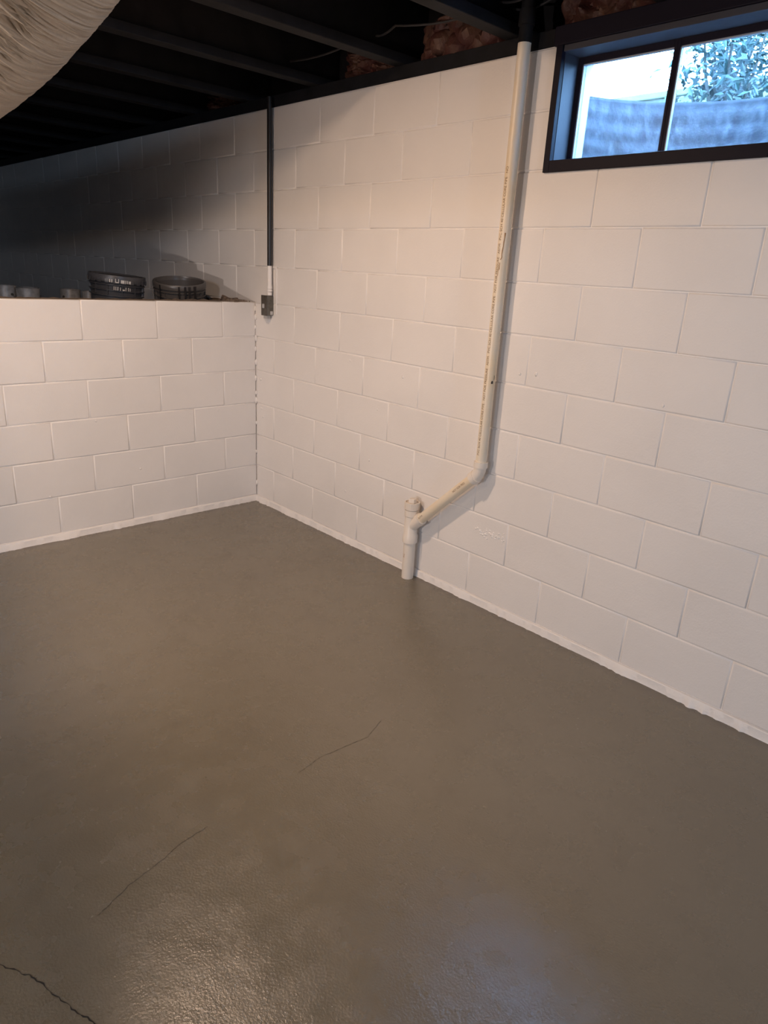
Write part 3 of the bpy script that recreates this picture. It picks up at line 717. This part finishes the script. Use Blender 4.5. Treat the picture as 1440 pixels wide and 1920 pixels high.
def batt(x0, x1, z1, yb, label, seed):
    r = random.Random(seed); nu, nv = 44, 24; k = MB(); fr = []
    for i in range(nu+1):
        for j in range(nv+1):
            u, v = i/nu, j/nv; e = min(u, 1-u, v*1.5, (1-v)*1.2); bulge = min(1, e*5)**.5
            x = x0+(x1-x0)*u+.02*noise.noise((v*5, seed, 0)); z = JZ+.002+(z1-JZ)*v*(1+.25*noise.noise((u*4, seed*2.3, 1)))
            y = yb-.06*bulge-.07*abs(noise.noise((u*5+seed, v*3.5, 2)))-.014*noise.noise((u*18, v*14, seed))
            fr.append((x, y, min(z, 2.655)))
    m_ = nv+1; fs = [(i*m_+j, (i+1)*m_+j, (i+1)*m_+j+1, i*m_+j+1) for i in range(nu) for j in range(nv)]
    k.add(fr, fs); me = k.mesh('insulation_batt', smooth=True)
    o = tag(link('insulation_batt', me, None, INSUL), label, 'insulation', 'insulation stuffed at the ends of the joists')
    sm = o.modifiers.new('thick', 'SOLIDIFY'); sm.thickness = .03; sm.offset = -1
batt(0.70, 1.09, 2.47, 0.115, 'reddish insulation in the joist bay midway between conduit and pipe', 1)
batt(1.26, 1.68, 2.46, 0.115, 'dark reddish insulation in the joist bay just left of the pipe', 2)
batt(1.92, 2.33, 2.56, 0.14, 'brownish red insulation above the left half of the window', 3)
batt(2.45, 2.92, 2.56, 0.115, 'brownish red insulation above the right half of the window', 4)
batt(-0.61, -0.17, 2.42, 0.115, 'nearly black insulation in the dark above the crawl space', 6)

# ------------------------------------------------------------------ lamps outside the picture, the last one added for the duct
BA = Vector((1.47, -1.59, 2.42))
bh = tag(empty('disc_light', (BA.x, BA.y, 2.66)), 'round warm disc light up between two joists in front of the pipe', 'lamp')
MB().lathe((0, 0, -.215), (0, 0, 1), [(0, .085), (.03, .085), (.035, .05), (.215, .05)], 32).build('housing', CERAM, bh, smooth=True)
MB().lathe((0, 0, -.222), (0, 0, 1), [(0, .075), (.007, .076)], 32).build('diffuser', emit('warm_diffuser', (1.0, .70, .45), 4.0), bh)
l = bpy.data.lights.new('warm_disc_light', 'AREA'); l.shape = 'DISK'; l.size = 0.13; l.energy = 32; l.color = (1.0, 0.70, 0.49)
lo = bpy.data.objects.new('warm_disc_light', l); COL.objects.link(lo); lo.location = (BA.x, BA.y, 2.434); lo.rotation_euler = (0, 0, 0)

BB = Vector((2.2, -4.6, 0.76)); AIM = BB+Vector((math.sin(math.radians(10))*.8, math.cos(math.radians(10))*.8, -.6))
wl = tag(empty('work_lamp', (BB.x, BB.y, 0)), 'yellow work lamp on a stand behind the viewer', 'lamp')
bd_ = (AIM-BB).normalized()
MB().tube([(0, -.12, 0.02), (0, -.12, BB.z-.02)], .012, 10).build('stand_pole', GALV, wl, smooth=True)
for j in range(3):
    a = 2*PI*j/3; MB().tube([(0, -.12, .12), (.22*math.cos(a), -.12+.22*math.sin(a), .010)], .009, 8).build('leg', GALV, wl, smooth=True)
MB().lathe(Vector((0, 0, BB.z))-bd_*.12, bd_, [(0, .04), (.02, .06), (.09, .085), (.10, .085), (.09, .078), (.03, .05)], 28).build('lamp_shell', YELP, wl, smooth=True)
l = bpy.data.lights.new('work_lamp_light', 'SPOT'); l.energy = 140; l.color = (1.0, 0.86, 0.79); l.shadow_soft_size = 0.035
l.spot_size = math.radians(129); l.spot_blend = 0.14
lo = bpy.data.objects.new('work_lamp_light', l); COL.objects.link(lo); lo.location = BB; lo.rotation_euler = bd_.to_track_quat('-Z', 'Y').to_euler()

BC = Vector((1.75, -2.75, 2.20))  # unseen bulb added to warm the duct and joists
ph = tag(empty('duct_fill_bulb', (BC.x, BC.y, JZ)), 'unseen bare bulb added under the joists to warm the duct', 'lamp')
MB().tube([(0, 0, -.36), (0, 0, -.005)], .004, 8).build('cord', PAIL, ph)
MB().lathe((0, 0, -.41), (0, 0, 1), [(0, .02), (.05, .022), (.06, .01)], 18).build('socket', CERAM, ph, smooth=True)
MB().lathe((0, 0, -.475), (0, 0, 1), [(0, .006), (.006, .018), (.02, .028), (.036, .03), (.055, .02), (.066, .013)], 20).build('bulb', emit('warm_bulb_glass', (1.0, .70, .45), 4.0), ph, smooth=True)
l = bpy.data.lights.new('duct_fill_light', 'POINT'); l.energy = 25; l.color = (1.0, 0.68, 0.43); l.shadow_soft_size = 0.04
lo = bpy.data.objects.new('duct_fill_light', l); COL.objects.link(lo); lo.location = (BC.x, BC.y, 1.80)
